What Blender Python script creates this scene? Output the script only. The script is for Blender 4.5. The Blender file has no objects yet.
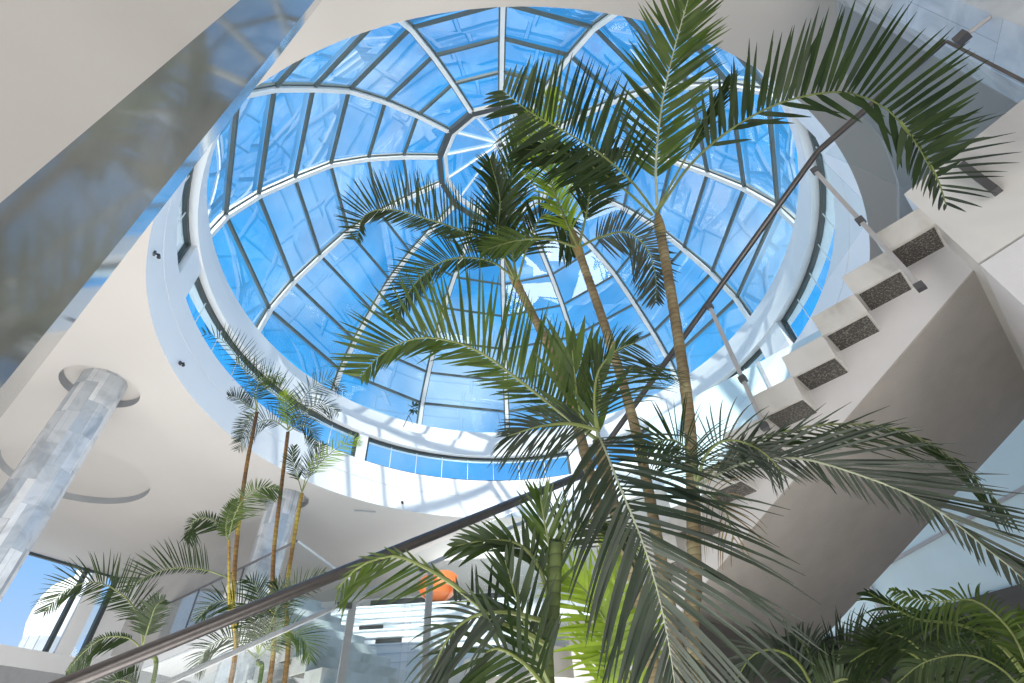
import bpy, bmesh, math, random
from mathutils import Vector as V, Matrix, noise
random.seed(7)
C = bpy.context.scene.collection
PI = math.pi
# ------------------------------------------------------------------ camera
F_PX, PITCH, ROLL = 504.67, 0.7481, -0.0629
def camvec():
    Fw = V((0, math.cos(PITCH), math.sin(PITCH))); U = V((0, -math.sin(PITCH), math.cos(PITCH))); R = V((1, 0, 0))
    c, s = math.cos(ROLL), math.sin(ROLL)
    return Fw, R*c+U*s, U*c-R*s
FW, RT, UP = camvec()
def at(x, y, d):                       # point at depth d seen at photo position x, y (camera is the origin)
    return (FW + RT*((x-512)/F_PX) + UP*((341.5-y)/F_PX))*d
cd = bpy.data.cameras.new('camera'); cam = bpy.data.objects.new('camera', cd); C.objects.link(cam)
cd.sensor_width = 36; cd.lens = F_PX*36/1024; cd.clip_start = 0.02; cd.clip_end = 500
M = Matrix.Identity(4)
for i, a in enumerate((RT, UP, -FW)):
    for j in range(3): M[j][i] = a[j]
cam.matrix_world = M
bpy.context.scene.camera = cam
# ------------------------------------------------------------------ materials
def nmat(name):
    m = bpy.data.materials.new(name); m.use_nodes = True
    nt = m.node_tree; b = nt.nodes['Principled BSDF']
    return m, nt, b
def ramp(nt, fac, stops):
    r = nt.nodes.new('ShaderNodeValToRGB'); e = r.color_ramp.elements
    while len(e) < len(stops): e.new(0.5)
    for el, (p, c) in zip(e, stops): el.position = p; el.color = (*c, 1)
    nt.links.new(fac, r.inputs[0]); return r.outputs[0]
def tex(nt, scale, detail=4, kind='ShaderNodeTexNoise', coord='Object', dist=0.0, stretch=None):
    tc = nt.nodes.new('ShaderNodeTexCoord'); t = nt.nodes.new(kind)
    t.inputs['Scale'].default_value = scale
    if 'Detail' in t.inputs: t.inputs['Detail'].default_value = detail
    if 'Distortion' in t.inputs: t.inputs['Distortion'].default_value = dist
    src = tc.outputs[coord]
    if stretch:
        mp = nt.nodes.new('ShaderNodeMapping'); mp.inputs['Scale'].default_value = stretch
        nt.links.new(src, mp.inputs[0]); src = mp.outputs[0]
    nt.links.new(src, t.inputs['Vector']); return t
def plain(name, col, rough=0.6, metal=0.0, var=0.06, scale=3.0, spec=0.5, bump=0.0, bscale=60):
    m, nt, b = nmat(name)
    t = tex(nt, scale)
    lo = tuple(c*(1-var) for c in col); hi = tuple(min(1, c*(1+var)) for c in col)
    nt.links.new(ramp(nt, t.outputs[0], [(0.3, lo), (0.7, hi)]), b.inputs['Base Color'])
    b.inputs['Roughness'].default_value = rough; b.inputs['Metallic'].default_value = metal
    b.inputs['Specular IOR Level'].default_value = spec
    if bump:
        n = tex(nt, bscale, 3); bp = nt.nodes.new('ShaderNodeBump'); bp.inputs['Strength'].default_value = bump; bp.inputs['Distance'].default_value = 0.01
        nt.links.new(n.outputs[0], bp.inputs['Height']); nt.links.new(bp.outputs[0], b.inputs['Normal'])
    return m
def marble(name, a, b_, c, rough=0.12, scale=1.6, spec=0.7):
    m, nt, b = nmat(name)
    t = tex(nt, scale, 8, dist=1.4, stretch=(1, 1, .55))
    nt.links.new(ramp(nt, t.outputs[0], [(0.32, a), (0.5, b_), (0.68, c)]), b.inputs['Base Color'])
    b.inputs['Roughness'].default_value = rough; b.inputs['Specular IOR Level'].default_value = spec
    return m
def tiled_marble(name, cols, rough, size, spec=.6, strength=1.0):
    """polished marble laid in tiles of differing tone: a voronoi-free brick pattern over UV (u = metres round, v = metres up)"""
    m, nt, b = nmat(name)
    tc = nt.nodes.new('ShaderNodeTexCoord'); br = nt.nodes.new('ShaderNodeTexBrick')
    br.inputs['Scale'].default_value = 1.0; br.inputs['Brick Width'].default_value = size[0]; br.inputs['Row Height'].default_value = size[1]
    br.inputs['Mortar Size'].default_value = 0.003; br.inputs['Color1'].default_value = (*cols[0], 1); br.inputs['Color2'].default_value = (*cols[1], 1)
    br.inputs['Mortar'].default_value = tuple([c*.6 for c in cols[0]]+[1]); br.offset = 0.5
    nt.links.new(tc.outputs['UV'], br.inputs['Vector'])
    t = tex(nt, 2.2, 8, dist=1.5)
    r = ramp(nt, t.outputs[0], [(0.3, (.62, .64, .66)), (0.55, (1, 1, 1)), (.75, (.85, .88, .92))])
    mx = nt.nodes.new('ShaderNodeMix'); mx.data_type = 'RGBA'; mx.blend_type = 'MULTIPLY'; mx.inputs[0].default_value = strength
    nt.links.new(br.outputs[0], mx.inputs[6]); nt.links.new(r, mx.inputs[7]); nt.links.new(mx.outputs[2], b.inputs['Base Color'])
    b.inputs['Roughness'].default_value = rough; b.inputs['Specular IOR Level'].default_value = spec
    return m
def granite(name):
    m, nt, b = nmat(name)
    t = tex(nt, 90, 3)
    nt.links.new(ramp(nt, t.outputs[0], [(0.4, (.035, .033, .03)), (0.55, (.09, .085, .075)), (.68, (.3, .28, .25))]), b.inputs['Base Color'])
    b.inputs['Roughness'].default_value = .5
    return m
def glass(name, tint, refl=1.0, wav=0.0, var=0.0, rough=0.0, base=0.04, power=2.5):
    m, nt, b = nmat(name); nt.nodes.remove(b); out = nt.nodes['Material Output']
    tr = nt.nodes.new('ShaderNodeBsdfTransparent'); gl = nt.nodes.new('ShaderNodeBsdfGlossy'); mx = nt.nodes.new('ShaderNodeMixShader')
    gl.inputs['Roughness'].default_value = rough; gl.inputs['Color'].default_value = (refl, refl, refl, 1)
    tr.inputs['Color'].default_value = (*tint, 1)
    lw = nt.nodes.new('ShaderNodeLayerWeight'); lw.inputs['Blend'].default_value = 0.5
    pw = nt.nodes.new('ShaderNodeMath'); pw.operation = 'POWER'; pw.inputs[1].default_value = power
    nt.links.new(lw.outputs['Facing'], pw.inputs[0])
    ma = nt.nodes.new('ShaderNodeMath'); ma.operation = 'MULTIPLY_ADD'; ma.inputs[1].default_value = 1-base; ma.inputs[2].default_value = base; ma.use_clamp = True
    nt.links.new(pw.outputs[0], ma.inputs[0]); nt.links.new(ma.outputs[0], mx.inputs[0])
    nt.links.new(tr.outputs[0], mx.inputs[1]); nt.links.new(gl.outputs[0], mx.inputs[2]); nt.links.new(mx.outputs[0], out.inputs[0])
    if wav:
        n = tex(nt, 0.7, 2); bp = nt.nodes.new('ShaderNodeBump'); bp.inputs['Strength'].default_value = wav; bp.inputs['Distance'].default_value = .25
        nt.links.new(n.outputs[0], bp.inputs['Height']); nt.links.new(bp.outputs[0], gl.inputs['Normal'])
    if var:
        t = tex(nt, 0.45, 2, dist=.6)
        lo = tuple(c*(1-var) for c in tint); hi = tuple(min(1, c*(1+var*.3)) for c in tint)
        nt.links.new(ramp(nt, t.outputs[0], [(0.35, lo), (0.65, hi)]), tr.inputs['Color'])
    return m
def leafmat(name, dark, light, transl=.35, spec=.35):
    m, nt, b = nmat(name); out = nt.nodes['Material Output']
    t = tex(nt, 5, 3); geo = nt.nodes.new('ShaderNodeNewGeometry')
    add = nt.nodes.new('ShaderNodeMath'); add.operation = 'ADD'
    sc = nt.nodes.new('ShaderNodeMath'); sc.operation = 'MULTIPLY'; sc.inputs[1].default_value = .35
    nt.links.new(geo.outputs['Random Per Island'], sc.inputs[0]); nt.links.new(sc.outputs[0], add.inputs[0])
    sc2 = nt.nodes.new('ShaderNodeMath'); sc2.operation = 'MULTIPLY'; sc2.inputs[1].default_value = .9
    nt.links.new(t.outputs[0], sc2.inputs[0]); nt.links.new(sc2.outputs[0], add.inputs[1])
    col = ramp(nt, add.outputs[0], [(0.3, dark), (0.85, light)])
    nt.links.new(col, b.inputs['Base Color']); b.inputs['Roughness'].default_value = .42; b.inputs['Specular IOR Level'].default_value = spec
    tl = nt.nodes.new('ShaderNodeBsdfTranslucent'); mx = nt.nodes.new('ShaderNodeMixShader'); mx.inputs[0].default_value = transl
    br = nt.nodes.new('ShaderNodeMix'); br.data_type = 'RGBA'; br.blend_type = 'MULTIPLY'; br.inputs[0].default_value = 1; br.inputs[7].default_value = (1.5, 1.5, .6, 1)
    nt.links.new(col, br.inputs[6]); nt.links.new(br.outputs[2], tl.inputs[0])
    nt.links.new(b.outputs[0], mx.inputs[1]); nt.links.new(tl.outputs[0], mx.inputs[2]); nt.links.new(mx.outputs[0], out.inputs[0])
    return m
def trunkmat(name, stops, freq=9.0, nsc=7):
    m, nt, b = nmat(name)
    w = tex(nt, freq, 2, 'ShaderNodeTexWave', dist=1.2); w.bands_direction = 'Z'; w.wave_profile = 'SAW'
    n = tex(nt, nsc, 4)
    c1 = ramp(nt, n.outputs[0], stops)
    r = ramp(nt, w.outputs[0], [(0.0, (.34, .30, .27)), (0.18, (1.1, 1.08, 1.0)), (1.0, (.8, .78, .72))])
    mx = nt.nodes.new('ShaderNodeMix'); mx.data_type = 'RGBA'; mx.blend_type = 'MULTIPLY'; mx.inputs[0].default_value = 1
    nt.links.new(c1, mx.inputs[6]); nt.links.new(r, mx.inputs[7]); nt.links.new(mx.outputs[2], b.inputs['Base Color'])
    b.inputs['Roughness'].default_value = .7
    return m
MT = dict(
    ceiling=plain('ceiling_plaster', (.515, .495, .475), .85, var=.03, scale=.4),
    ceil_shade=plain('shaded_plaster', (.40, .43, .46), .8, var=.03, scale=.4),
    white=plain('white_plaster', (.84, .85, .86), .7, var=.015, scale=.7),
    offwhite=plain('off_white_plaster', (.74, .75, .76), .75, var=.03, scale=.9),
    render=plain('white_render', (.70, .695, .71), .85, var=.03, scale=5, bump=.15, bscale=120),
    greywall=plain('mid_grey_plaster', (.36, .355, .35), .8),
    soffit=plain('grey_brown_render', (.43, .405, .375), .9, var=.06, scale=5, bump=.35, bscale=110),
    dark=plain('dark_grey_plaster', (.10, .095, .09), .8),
    seam_shade=plain('grey_joint_and_shade', (.38, .40, .42), .8),
    floor=plain('pale_stone_floor', (.70, .68, .65), .4, var=.06, scale=2),
    rib=plain('white_painted_steel', (.80, .82, .82), .35, var=.02),
    ring=plain('grey_green_steel', (.085, .115, .115), .45, var=.1),
    darkring=plain('dark_steel', (.05, .06, .065), .4),
    frame=plain('dark_window_frame', (.045, .06, .06), .45),
    steel=plain('brushed_steel', (.15, .14, .138), .32, metal=.85, var=.08, scale=30),
    postm=plain('satin_steel', (.52, .515, .53), .4, metal=.35, var=.05, scale=20),
    clampm=plain('dark_steel_clamp', (.14, .14, .15), .4, metal=.6),
    marble=marble('white_marble', (.44, .42, .39), (.62, .61, .585), (.70, .69, .68), .3, 2.2),
    slabm=marble('pale_marble_slab', (.47, .47, .475), (.64, .635, .625), (.72, .71, .69), .3, 1.3),
    greymarble=marble('grey_polished_marble', (.13, .135, .13), (.25, .26, .25), (.36, .37, .365), .06, 1.5, 1.0),
    reflmarble=marble('beige_reflection_marble', (.54, .525, .505), (.58, .565, .545), (.61, .60, .58), .32, 1.0, .4),
    coltile=tiled_marble('polished_marble_tiles', ((.74, .76, .78), (.40, .45, .51)), .12, (.19, .62), .8, .8),
    rcol=tiled_marble('pale_marble_tiles', ((.66, .69, .72), (.50, .53, .56)), .16, (.34, 1.0), .8, .8),
    fascia=tiled_marble('grey_stone_tiles', ((.62, .63, .66), (.50, .51, .53)), .3, (.8, 1.6), .5, .4),
    granite=granite('dark_granite'),
    pane=glass('dome_glass', (.86, .95, 1.0), 1.0, wav=.012, var=.22, base=.14, power=2.2),
    wpane=glass('window_glass', (.72, .90, 1.0), .8, var=.1, base=.03, power=4),
    glass=glass('clear_balustrade_glass', (.955, .98, .985), .7, base=.02, power=4),
    blueglass=plain('frosted_pale_blue_glass', (.72, .88, .93), .2, var=.08, scale=1.2),
    orange=plain('orange_plastic', (.86, .22, .06), .3),
    black=plain('black_metal', (.02, .02, .02), .4),
    church=plain('white_limewash', (.86, .85, .82), .9, var=.02),
    leaf=leafmat('dark_palm_leaf', (.010, .024, .010), (.045, .075, .026)),
    leaf2=leafmat('mid_palm_leaf', (.022, .050, .012), (.095, .145, .032), .42),
    leaf3=leafmat('blue_green_palm_leaf', (.010, .021, .014), (.050, .072, .050), .2, .5),
    lime=leafmat('lime_palm_leaf', (.11, .19, .02), (.36, .48, .07), .5),
    dry=leafmat('dry_palm_leaf', (.13, .085, .04), (.30, .22, .12), .25),
    stem=plain('green_frond_stem', (.16, .20, .06), .5, var=.25, scale=8),
    palestem=plain('pale_frond_stem', (.36, .40, .28), .5, var=.2, scale=8),
    trunk=trunkmat('ringed_palm_trunk', [(0.3, (.11, .085, .05)), (.55, (.23, .185, .11)), (.75, (.32, .30, .19))]),
    ytrunk=trunkmat('yellow_cane_trunk', [(0.40, (.10, .055, .03)), (.52, (.24, .13, .045)), (.66, (.55, .47, .08))], 6, 1.5),
    gtrunk=trunkmat('green_palm_stem', [(0.3, (.045, .075, .02)), (.6, (.12, .17, .05)), (.75, (.26, .28, .12))], 7),
    shaft=plain('crownshaft', (.22, .17, .07), .5, var=.5, scale=6),
)
# ------------------------------------------------------------------ mesh helpers
class MB:
    def __init__(s): s.v = []; s.f = []; s.uv = {}
    def quad(s, *p):
        i = len(s.v); s.v += [V(q) for q in p]; s.f.append(tuple(range(i, i+len(p)))); return len(s.f)-1
    def hexa(s, b, t):                   # bottom and top corner loops of equal length
        n = len(b); i = len(s.v); s.v += [V(q) for q in b]+[V(q) for q in t]
        s.f.append(tuple(range(i+n-1, i-1, -1))); s.f.append(tuple(range(i+n, i+2*n)))
        for k in range(n):
            l = (k+1) % n; s.f.append((i+k, i+l, i+n+l, i+n+k))
    def box(s, c, x, y, z):              # centre and three half-extent vectors
        c, x, y, z = V(c), V(x), V(y), V(z)
        s.hexa([c-x-y-z, c+x-y-z, c+x+y-z, c-x+y-z], [c-x-y+z, c+x-y+z, c+x+y+z, c-x+y+z])
    def bar(s, a, b, side, w, h):        # straight bar from a to b, width along side
        a, b = V(a), V(b); t = (b-a).normalized(); side = V(side); side = (side-t*side.dot(t)).normalized(); n = t.cross(side)
        s.box((a+b)/2, (b-a)/2, side*(w/2), n*(h/2))
    def tube(s, pts, rad, n=10, cap=True):
        pts = [V(p) for p in pts]; N = len(pts)
        rr = rad if isinstance(rad, (list, tuple)) else [rad]*N
        i0 = len(s.v); up = None
        for k in range(N):
            t = (pts[min(k+1, N-1)]-pts[max(k-1, 0)]).normalized()
            if up is None: up = t.orthogonal().normalized()
            up = (up-t*up.dot(t)).normalized(); b = t.cross(up)
            for j in range(n):
                a = 2*PI*j/n; s.v.append(pts[k]+(up*math.cos(a)+b*math.sin(a))*rr[k])
        for k in range(N-1):
            for j in range(n):
                l = (j+1) % n; s.f.append((i0+k*n+j, i0+k*n+l, i0+(k+1)*n+l, i0+(k+1)*n+j))
        if cap:
            s.f.append(tuple(i0+j for j in range(n-1, -1, -1))); s.f.append(tuple(i0+(N-1)*n+j for j in range(n)))
    def lathe(s, c, prof, n=48, a0=0, a1=2*PI, closed=False):   # prof: (r, z)
        c = V(c); full = abs(a1-a0-2*PI) < 1e-6; na = n if full else n+1; i0 = len(s.v); m = len(prof)
        for k in range(na):
            a = a0+(a1-a0)*k/n
            for r, z in prof: s.v.append(c+V((r*math.sin(a), r*math.cos(a), z)))
        for k in range(n):
            l = (k+1) % na
            for j in range(m if closed else m-1):
                q = (j+1) % m
                s.f.append((i0+k*m+j, i0+l*m+j, i0+l*m+q, i0+k*m+q))
        if closed and not full:
            s.f.append(tuple(i0+j for j in range(m))); s.f.append(tuple(i0+n*m+j for j in range(m-1, -1, -1)))
    def build(s, name, mat, parent=None, smooth=False, origin=None):
        me = bpy.data.meshes.new(name)
        o = bpy.data.objects.new(name, me); C.objects.link(o)
        off = V(origin) if origin is not None else (base_of(parent) if parent else V((0, 0, 0)))
        if parent is None: o.location = off
        else: o.parent = parent
        me.from_pydata([tuple(q-off) for q in s.v], [], s.f)
        if s.uv:
            l = me.uv_layers.new(name='uv')
            for fi, uvs in s.uv.items():
                for li, q in zip(me.polygons[fi].loop_indices, uvs): l.data[li].uv = q
        me.materials.append(mat)
        bm = bmesh.new(); bm.from_mesh(me); 
        if not s.uv and not smooth == 'leaf': bmesh.ops.recalc_face_normals(bm, faces=bm.faces)
        bm.to_mesh(me); bm.free()
        if smooth:
            for q in me.polygons: q.use_smooth = True
            if smooth != 'leaf':
                me.set_sharp_from_angle(angle=math.radians(38))
        return o
BASE = {}
def base_of(o):
    p = V((0, 0, 0))
    while o is not None: p = p+o.location; o = o.parent
    return p
def tag(o, label=None, cat=None, group=None, kind=None):
    if label: o['label'] = label
    if cat: o['category'] = cat
    if group: o['group'] = group
    if kind: o['kind'] = kind
    return o
def thing(name, label, cat, loc, group=None):
    o = bpy.data.objects.new(name, None); o.empty_display_size = .1; C.objects.link(o); o.location = loc
    return tag(o, label, cat, group)
def struct(o, label=None, cat=None): return tag(o, label, cat, None, 'structure')
Z = V((0, 0, 1))
def azv(deg): a = math.radians(deg); return V((math.sin(a), math.cos(a), 0))
# ------------------------------------------------------------------ dome and drum
H = 6.0; AX = V((0.0123, 7.57, 0)); RO = 6.12
TH0, DTH = 3.0881, 2*PI/14
RK = [q*H for q in (.3079, .4724, .62, .7607, .8677, .9615, 1.0262, 1.0441)]
ZK = [q*H for q in (2.3342, 2.2698, 2.1898, 2.078, 1.9208, 1.7654, 1.606, 1.4797)]
def node(i, k, dr=0, dz=0):
    a = TH0+DTH*i; return AX+V(((RK[k]+dr)*math.sin(a), (RK[k]+dr)*math.cos(a), ZK[k]+dz))
dome = thing('glass_dome', 'large ribbed blue glass dome with a small round lantern at its top', 'glass dome', AX+V((0, 0, ZK[7])))
DC = AX+V((0, 0, 1.34*H))
for i in range(14):
    m = MB(); g_ = MB(); a = TH0+DTH*i; side = V((math.cos(a), -math.sin(a), 0))
    pl = []; gl_ = []
    for k in range(8):
        t = (node(i, max(k-1, 0))-node(i, min(k+1, 7))).normalized(); n = side.cross(t)
        if n.dot(node(i, k)-DC) < 0: n = -n
        p = node(i, k); w = .052; pl.append([p-side*w, p+side*w, p+side*w+n*.07, p-side*w+n*.07])
        w = .088; gl_.append([p-side*w+n*.071, p+side*w+n*.071, p+side*w+n*.14, p-side*w+n*.14])
    for k in range(7): m.hexa(pl[k], pl[k+1]); g_.hexa(gl_[k], gl_[k+1])
    rb = m.build('rib', MT['rib'], dome); tag(g_.build('rib_cap', MT['ring'], rb), 'dark grey cap behind the white rib')
for k in range(7):
    m = MB()
    for i in range(14):
        A, B = node(i, k), node(i+1, k); mid = (A+B)/2
        n = (mid-DC).normalized(); t = (B-A).normalized(); s_ = t.cross(n)
        m.box(mid+n*(.07 if k else .06), (B-A)/2, s_*(.034 if k else .075), n*(.035 if k else .07))
    m.build('ring_beam', MT['ring'] if k else MT['darkring'], dome)
for i in range(14):
    m = MB()
    for k in range(7):
        ps = [node(i, k), node(i+1, k), node(i+1, k+1), node(i, k+1)]
        n = ((ps[0]+ps[2])/2-DC).normalized()
        j = [random.uniform(-.035, .035) for _ in range(4)]
        m.quad(*[p+n*(.12+d) for p, d in zip(ps, j)])
    m.build('glazing_bay', MT['pane'], dome)
# lantern
LZ = ZK[0]
m = MB(); m.lathe(AX, [(1.74, LZ+.12), (1.66, LZ+.12), (1.64, LZ+.30), (1.74, LZ+.30)], 14, TH0, TH0+2*PI, True); m.build('lantern_curb', MT['rib'], dome)
hub = AX+V((0, 0, 2.62*H))
for i in range(14):
    a = TH0+DTH*i; e = AX+V((1.66*math.sin(a), 1.66*math.cos(a), LZ+.28))
    m = MB(); m.bar(hub, e, V((math.cos(a), -math.sin(a), 0)), .035, .06); m.build('spoke', MT['rib'], dome)
m = MB(); m.tube([hub-Z*.1, hub+Z*.15], .14, 14); m.build('hub', MT['darkring'], dome)
m = MB()
for i in range(14):
    e = [AX+V((1.66*math.sin(TH0+DTH*q), 1.66*math.cos(TH0+DTH*q), LZ+.33)) for q in (i, i+1)]; m.quad(hub+Z*.06, e[0], e[1])
m.build('lantern_glazing', MT['pane'], dome)
# cornice ring between drum windows and dome
zl, zw0, zw1, zc = H, 7.12, 7.93, 8.46
m = MB()
m.lathe(AX, [(RO-.04, zw1), (RO-.04, zc-.22), (RO+.0, zc-.2), (RO, zc), (RO+.09, zc+.02), (RO+.12, ZK[7]-.02), (RO+.3, ZK[7]+.02), (RO+.55, ZK[7]+.02), (RO+.42, zw1)], 140, closed=True)
struct(m.build('trim_1', MT['white'], None, True))
# lower drum band with a fine joint, and piers between the windows
m = MB()
m.lathe(AX, [(RO, zl), (RO, 6.60), (RO+.012, 6.605), (RO+.012, 6.62), (RO, 6.625), (RO, zw0), (RO+.3, zw0), (RO+.3, zl+.03)], 140, closed=True)
piers = [(-110.6, -105.3), (-45.6, -43.3), (74.5, 82.0), (14, 17.5), (130, 136), (178, 184), (-160, -154)]
for a, b in piers:
    a, b = math.radians(a), math.radians(b)
    q = lambda r, a, z: AX+V((r*math.sin(a), r*math.cos(a), z))
    n = 4
    for k in range(n):
        c, d = a+(b-a)*k/n, a+(b-a)*(k+1)/n
        m.hexa([q(RO, c, zw0), q(RO, d, zw0), q(RO+.3, d, zw0), q(RO+.3, c, zw0)], [q(RO, c, zw1), q(RO, d, zw1), q(RO+.3, d, zw1), q(RO+.3, c, zw1)])
struct(m.build('wall_drum', MT['white'], None, True))
pp = sorted(piers)
for i in range(7):
    a0 = pp[i][1]; a1 = pp[(i+1) % 7][0]
    if a1 < a0: a1 += 360
    a0 += .15; a1 -= .15
    nn = max(4, int((a1-a0)/3)); r0, r1 = math.radians(a0), math.radians(a1)
    w_ = struct(thing('window_%d' % (i+1), None, None, AX+V((0, 0, zw0))))
    m = MB()
    m.lathe(AX, [(RO+.10, zw1-.09), (RO+.18, zw1-.09), (RO+.18, zw1-.005), (RO+.10, zw1-.005)], nn, r0, r1, True)
    m.lathe(AX, [(RO+.10, zw0+.005), (RO+.18, zw0+.005), (RO+.18, zw0+.07), (RO+.10, zw0+.07)], nn, r0, r1, True)
    for e0, e1 in ((r0, r0+.012), (r1-.012, r1)):
        m.lathe(AX, [(RO+.10, zw0+.06), (RO+.18, zw0+.06), (RO+.18, zw1-.08), (RO+.10, zw1-.08)], 1, e0, e1, True)
    m.build('window_frame', MT['frame'], w_)
    m = MB(); m.lathe(AX, [(RO+.15, zw0+.03), (RO+.15, zw1-.03)], nn, r0, r1); m.build('pane', MT['wpane'], w_)
    m = MB(); npn = max(2, round((a1-a0)/7))
    for k in range(1, npn):
        c = r0+(r1-r0)*k/npn; m.bar(AX+V(((RO+.12)*math.sin(c), (RO+.12)*math.cos(c), zw0+.06)), AX+V(((RO+.12)*math.sin(c), (RO+.12)*math.cos(c), zw1-.08)), V((math.cos(c), -math.sin(c), 0)), .014, .016)
    m.build('glass_joint', MT['rib'], w_)
# ------------------------------------------------------------------ ceiling with round openings
LC = V((-7.55, 7.0, 0)); BC = V((-5.98, 11.75, 0)); NCc = azv(-73)*1.0; RC = azv(75.5)*4.0
holes = [(AX, RO, 160), (LC, .63, 48), (V((-10.0, 10.0, 0)), 1.44, 64), (BC, .60, 40)]
from mathutils.geometry import delaunay_2d_cdt
cvs, ces = [], []
def loop(pts):
    i0 = len(cvs); n = len(pts); cvs.extend(V(p) for p in pts); ces.extend((i0+i, i0+(i+1) % n) for i in range(n))
loop([(-26.7, -15), (15, -15), (15, 20), (-11.3, 20), (-16.5, 8.2)])
for c, r, n in holes: loop([(c.x+r*math.sin(2*PI*k/n), c.y+r*math.cos(2*PI*k/n)) for k in range(n)])
ov, oe, of, _a, _b, _c = delaunay_2d_cdt(cvs, ces, [], 1, 1e-5)
bm = bmesh.new(); bv = [bm.verts.new((p.x, p.y, H)) for p in ov]
for f in of:
    c_ = sum((ov[i] for i in f), V((0, 0)))/len(f)
    if any((c_-V((c.x, c.y))).length < r*.9995 for c, r, n in holes): continue
    nf = bm.faces.new([bv[i] for i in f]); nf.normal_update()
    if nf.normal.z > 0: nf.normal_flip()
for c, r, n in holes[1:]:
    ring = [[bm.verts.new((c.x+r*math.sin(2*PI*k/n), c.y+r*math.cos(2*PI*k/n), z)) for k in range(n)] for z in (H, H+.16)]
    for k in range(n): bm.faces.new((ring[0][k], ring[0][(k+1) % n], ring[1][(k+1) % n], ring[1][k])).material_index = 1  # recess walls darkened: their shade put into the grey
    bm.faces.new(ring[1])
me = bpy.data.meshes.new('ceiling'); bm.to_mesh(me); bm.free(); me.materials.append(MT['ceiling']); me.materials.append(MT['seam_shade'])
ceil = bpy.data.objects.new('ceiling', me); C.objects.link(ceil); struct(ceil)
# added curved slab over the landing; the ceiling's shade is put into its grey
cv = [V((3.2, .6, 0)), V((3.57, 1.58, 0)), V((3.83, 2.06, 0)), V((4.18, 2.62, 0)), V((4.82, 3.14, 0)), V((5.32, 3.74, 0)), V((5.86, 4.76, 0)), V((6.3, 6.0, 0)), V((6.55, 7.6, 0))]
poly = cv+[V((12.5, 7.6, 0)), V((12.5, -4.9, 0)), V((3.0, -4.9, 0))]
m = MB(); m.hexa([p+Z*(H-.07) for p in poly], [p+Z*(H-.002) for p in poly]); struct(m.build('ceiling_shade', MT['ceil_shade']))
# ------------------------------------------------------------------ facetted marble columns
def column(c, R, rot, z0, z1, mat, label, name='marble_column', mat2=None, par=0):
    m = MB(); pts = [V((R*math.cos(rot+2*PI*k/12), R*math.sin(rot+2*PI*k/12), 0)) for k in range(12)]
    sd = (pts[0]-pts[1]).length
    for k in range(12):
        a, b = pts[k], pts[(k+1) % 12]
        f = m.quad(c+a+Z*z0, c+b+Z*z0, c+b+Z*z1, c+a+Z*z1)
        j = (k*.37) % 1.0; s0 = k*sd
        m.uv[f] = [(s0, z0+j), (s0+sd, z0+j), (s0+sd, z1+j), (s0, z1+j)]
    o = m.build(name, mat, None, origin=c+Z*z0)
    if mat2 is not None:                 # one facet paler: the ceiling's reflection put into its marble colour
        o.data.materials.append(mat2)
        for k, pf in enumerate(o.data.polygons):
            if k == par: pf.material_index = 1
    return tag(o, label, 'column', 'facetted marble columns')
FL = -1.7
column(LC, .37, math.radians(8), FL, H+.16, MT['coltile'], 'pale marble tiled column rising into a round ceiling recess at the left')
column(BC, .36, math.radians(3), FL, H+.16, MT['coltile'], 'pale marble column far back behind the thin-stemmed palms')
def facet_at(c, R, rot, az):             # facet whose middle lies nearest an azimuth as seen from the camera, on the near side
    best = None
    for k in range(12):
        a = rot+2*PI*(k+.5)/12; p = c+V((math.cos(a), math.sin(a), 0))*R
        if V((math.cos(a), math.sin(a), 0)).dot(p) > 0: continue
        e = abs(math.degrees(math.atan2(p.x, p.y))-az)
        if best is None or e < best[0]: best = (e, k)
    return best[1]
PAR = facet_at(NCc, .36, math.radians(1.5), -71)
column(NCc, .36, math.radians(1.5), FL, H-.001, MT['greymarble'], 'huge close polished grey marble column filling the top left corner', mat2=MT['reflmarble'], par=PAR)
column(RC, .65, math.radians(22.5), 2.9, H-.07, MT['rcol'], 'grey-white marble tiled column at the top right behind the glass landing')
# ------------------------------------------------------------------ upper stair flight
P0 = V((2.4682, 2.1144, 2.7236)); ASC = V((.7110, -.7032, 0)); W = V((.7032, .7110, 0)); RUN, RISE = .28695, .17
def S(k, dw=0, dz=0): return P0-(ASC*RUN+Z*RISE)*k+W*dw+Z*dz
SW = 2.4; NST = 11
stair = thing('staircase', 'white marble staircase rising to the landing at upper right, dark granite under its treads', 'staircase', S(10, SW/2)*1.0-Z*.6)
for k in range(0, NST):
    m = MB(); T = S(k); r = ASC*RUN
    b = [T-Z*RISE, T-Z*RISE+r, T-Z*RISE+r+W*SW, T-Z*RISE+W*SW]
    m.hexa(b, [q+Z*RISE for q in b])
    st = m.build('step', MT['marble'], stair)
    m = MB(); e = .02
    b2 = [T-Z*(RISE+.006)+ASC*.02+W*.03, T-Z*(RISE+.006)+r-ASC*.015+W*.03, T-Z*(RISE+.006)+r-ASC*.015+W*.26, T-Z*(RISE+.006)+ASC*.02+W*.26]
    m.hexa(b2, [q+Z*.004 for q in b2])
    tag(m.build('tread_underside', MT['granite'], st), 'dark speckled granite underside')
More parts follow.
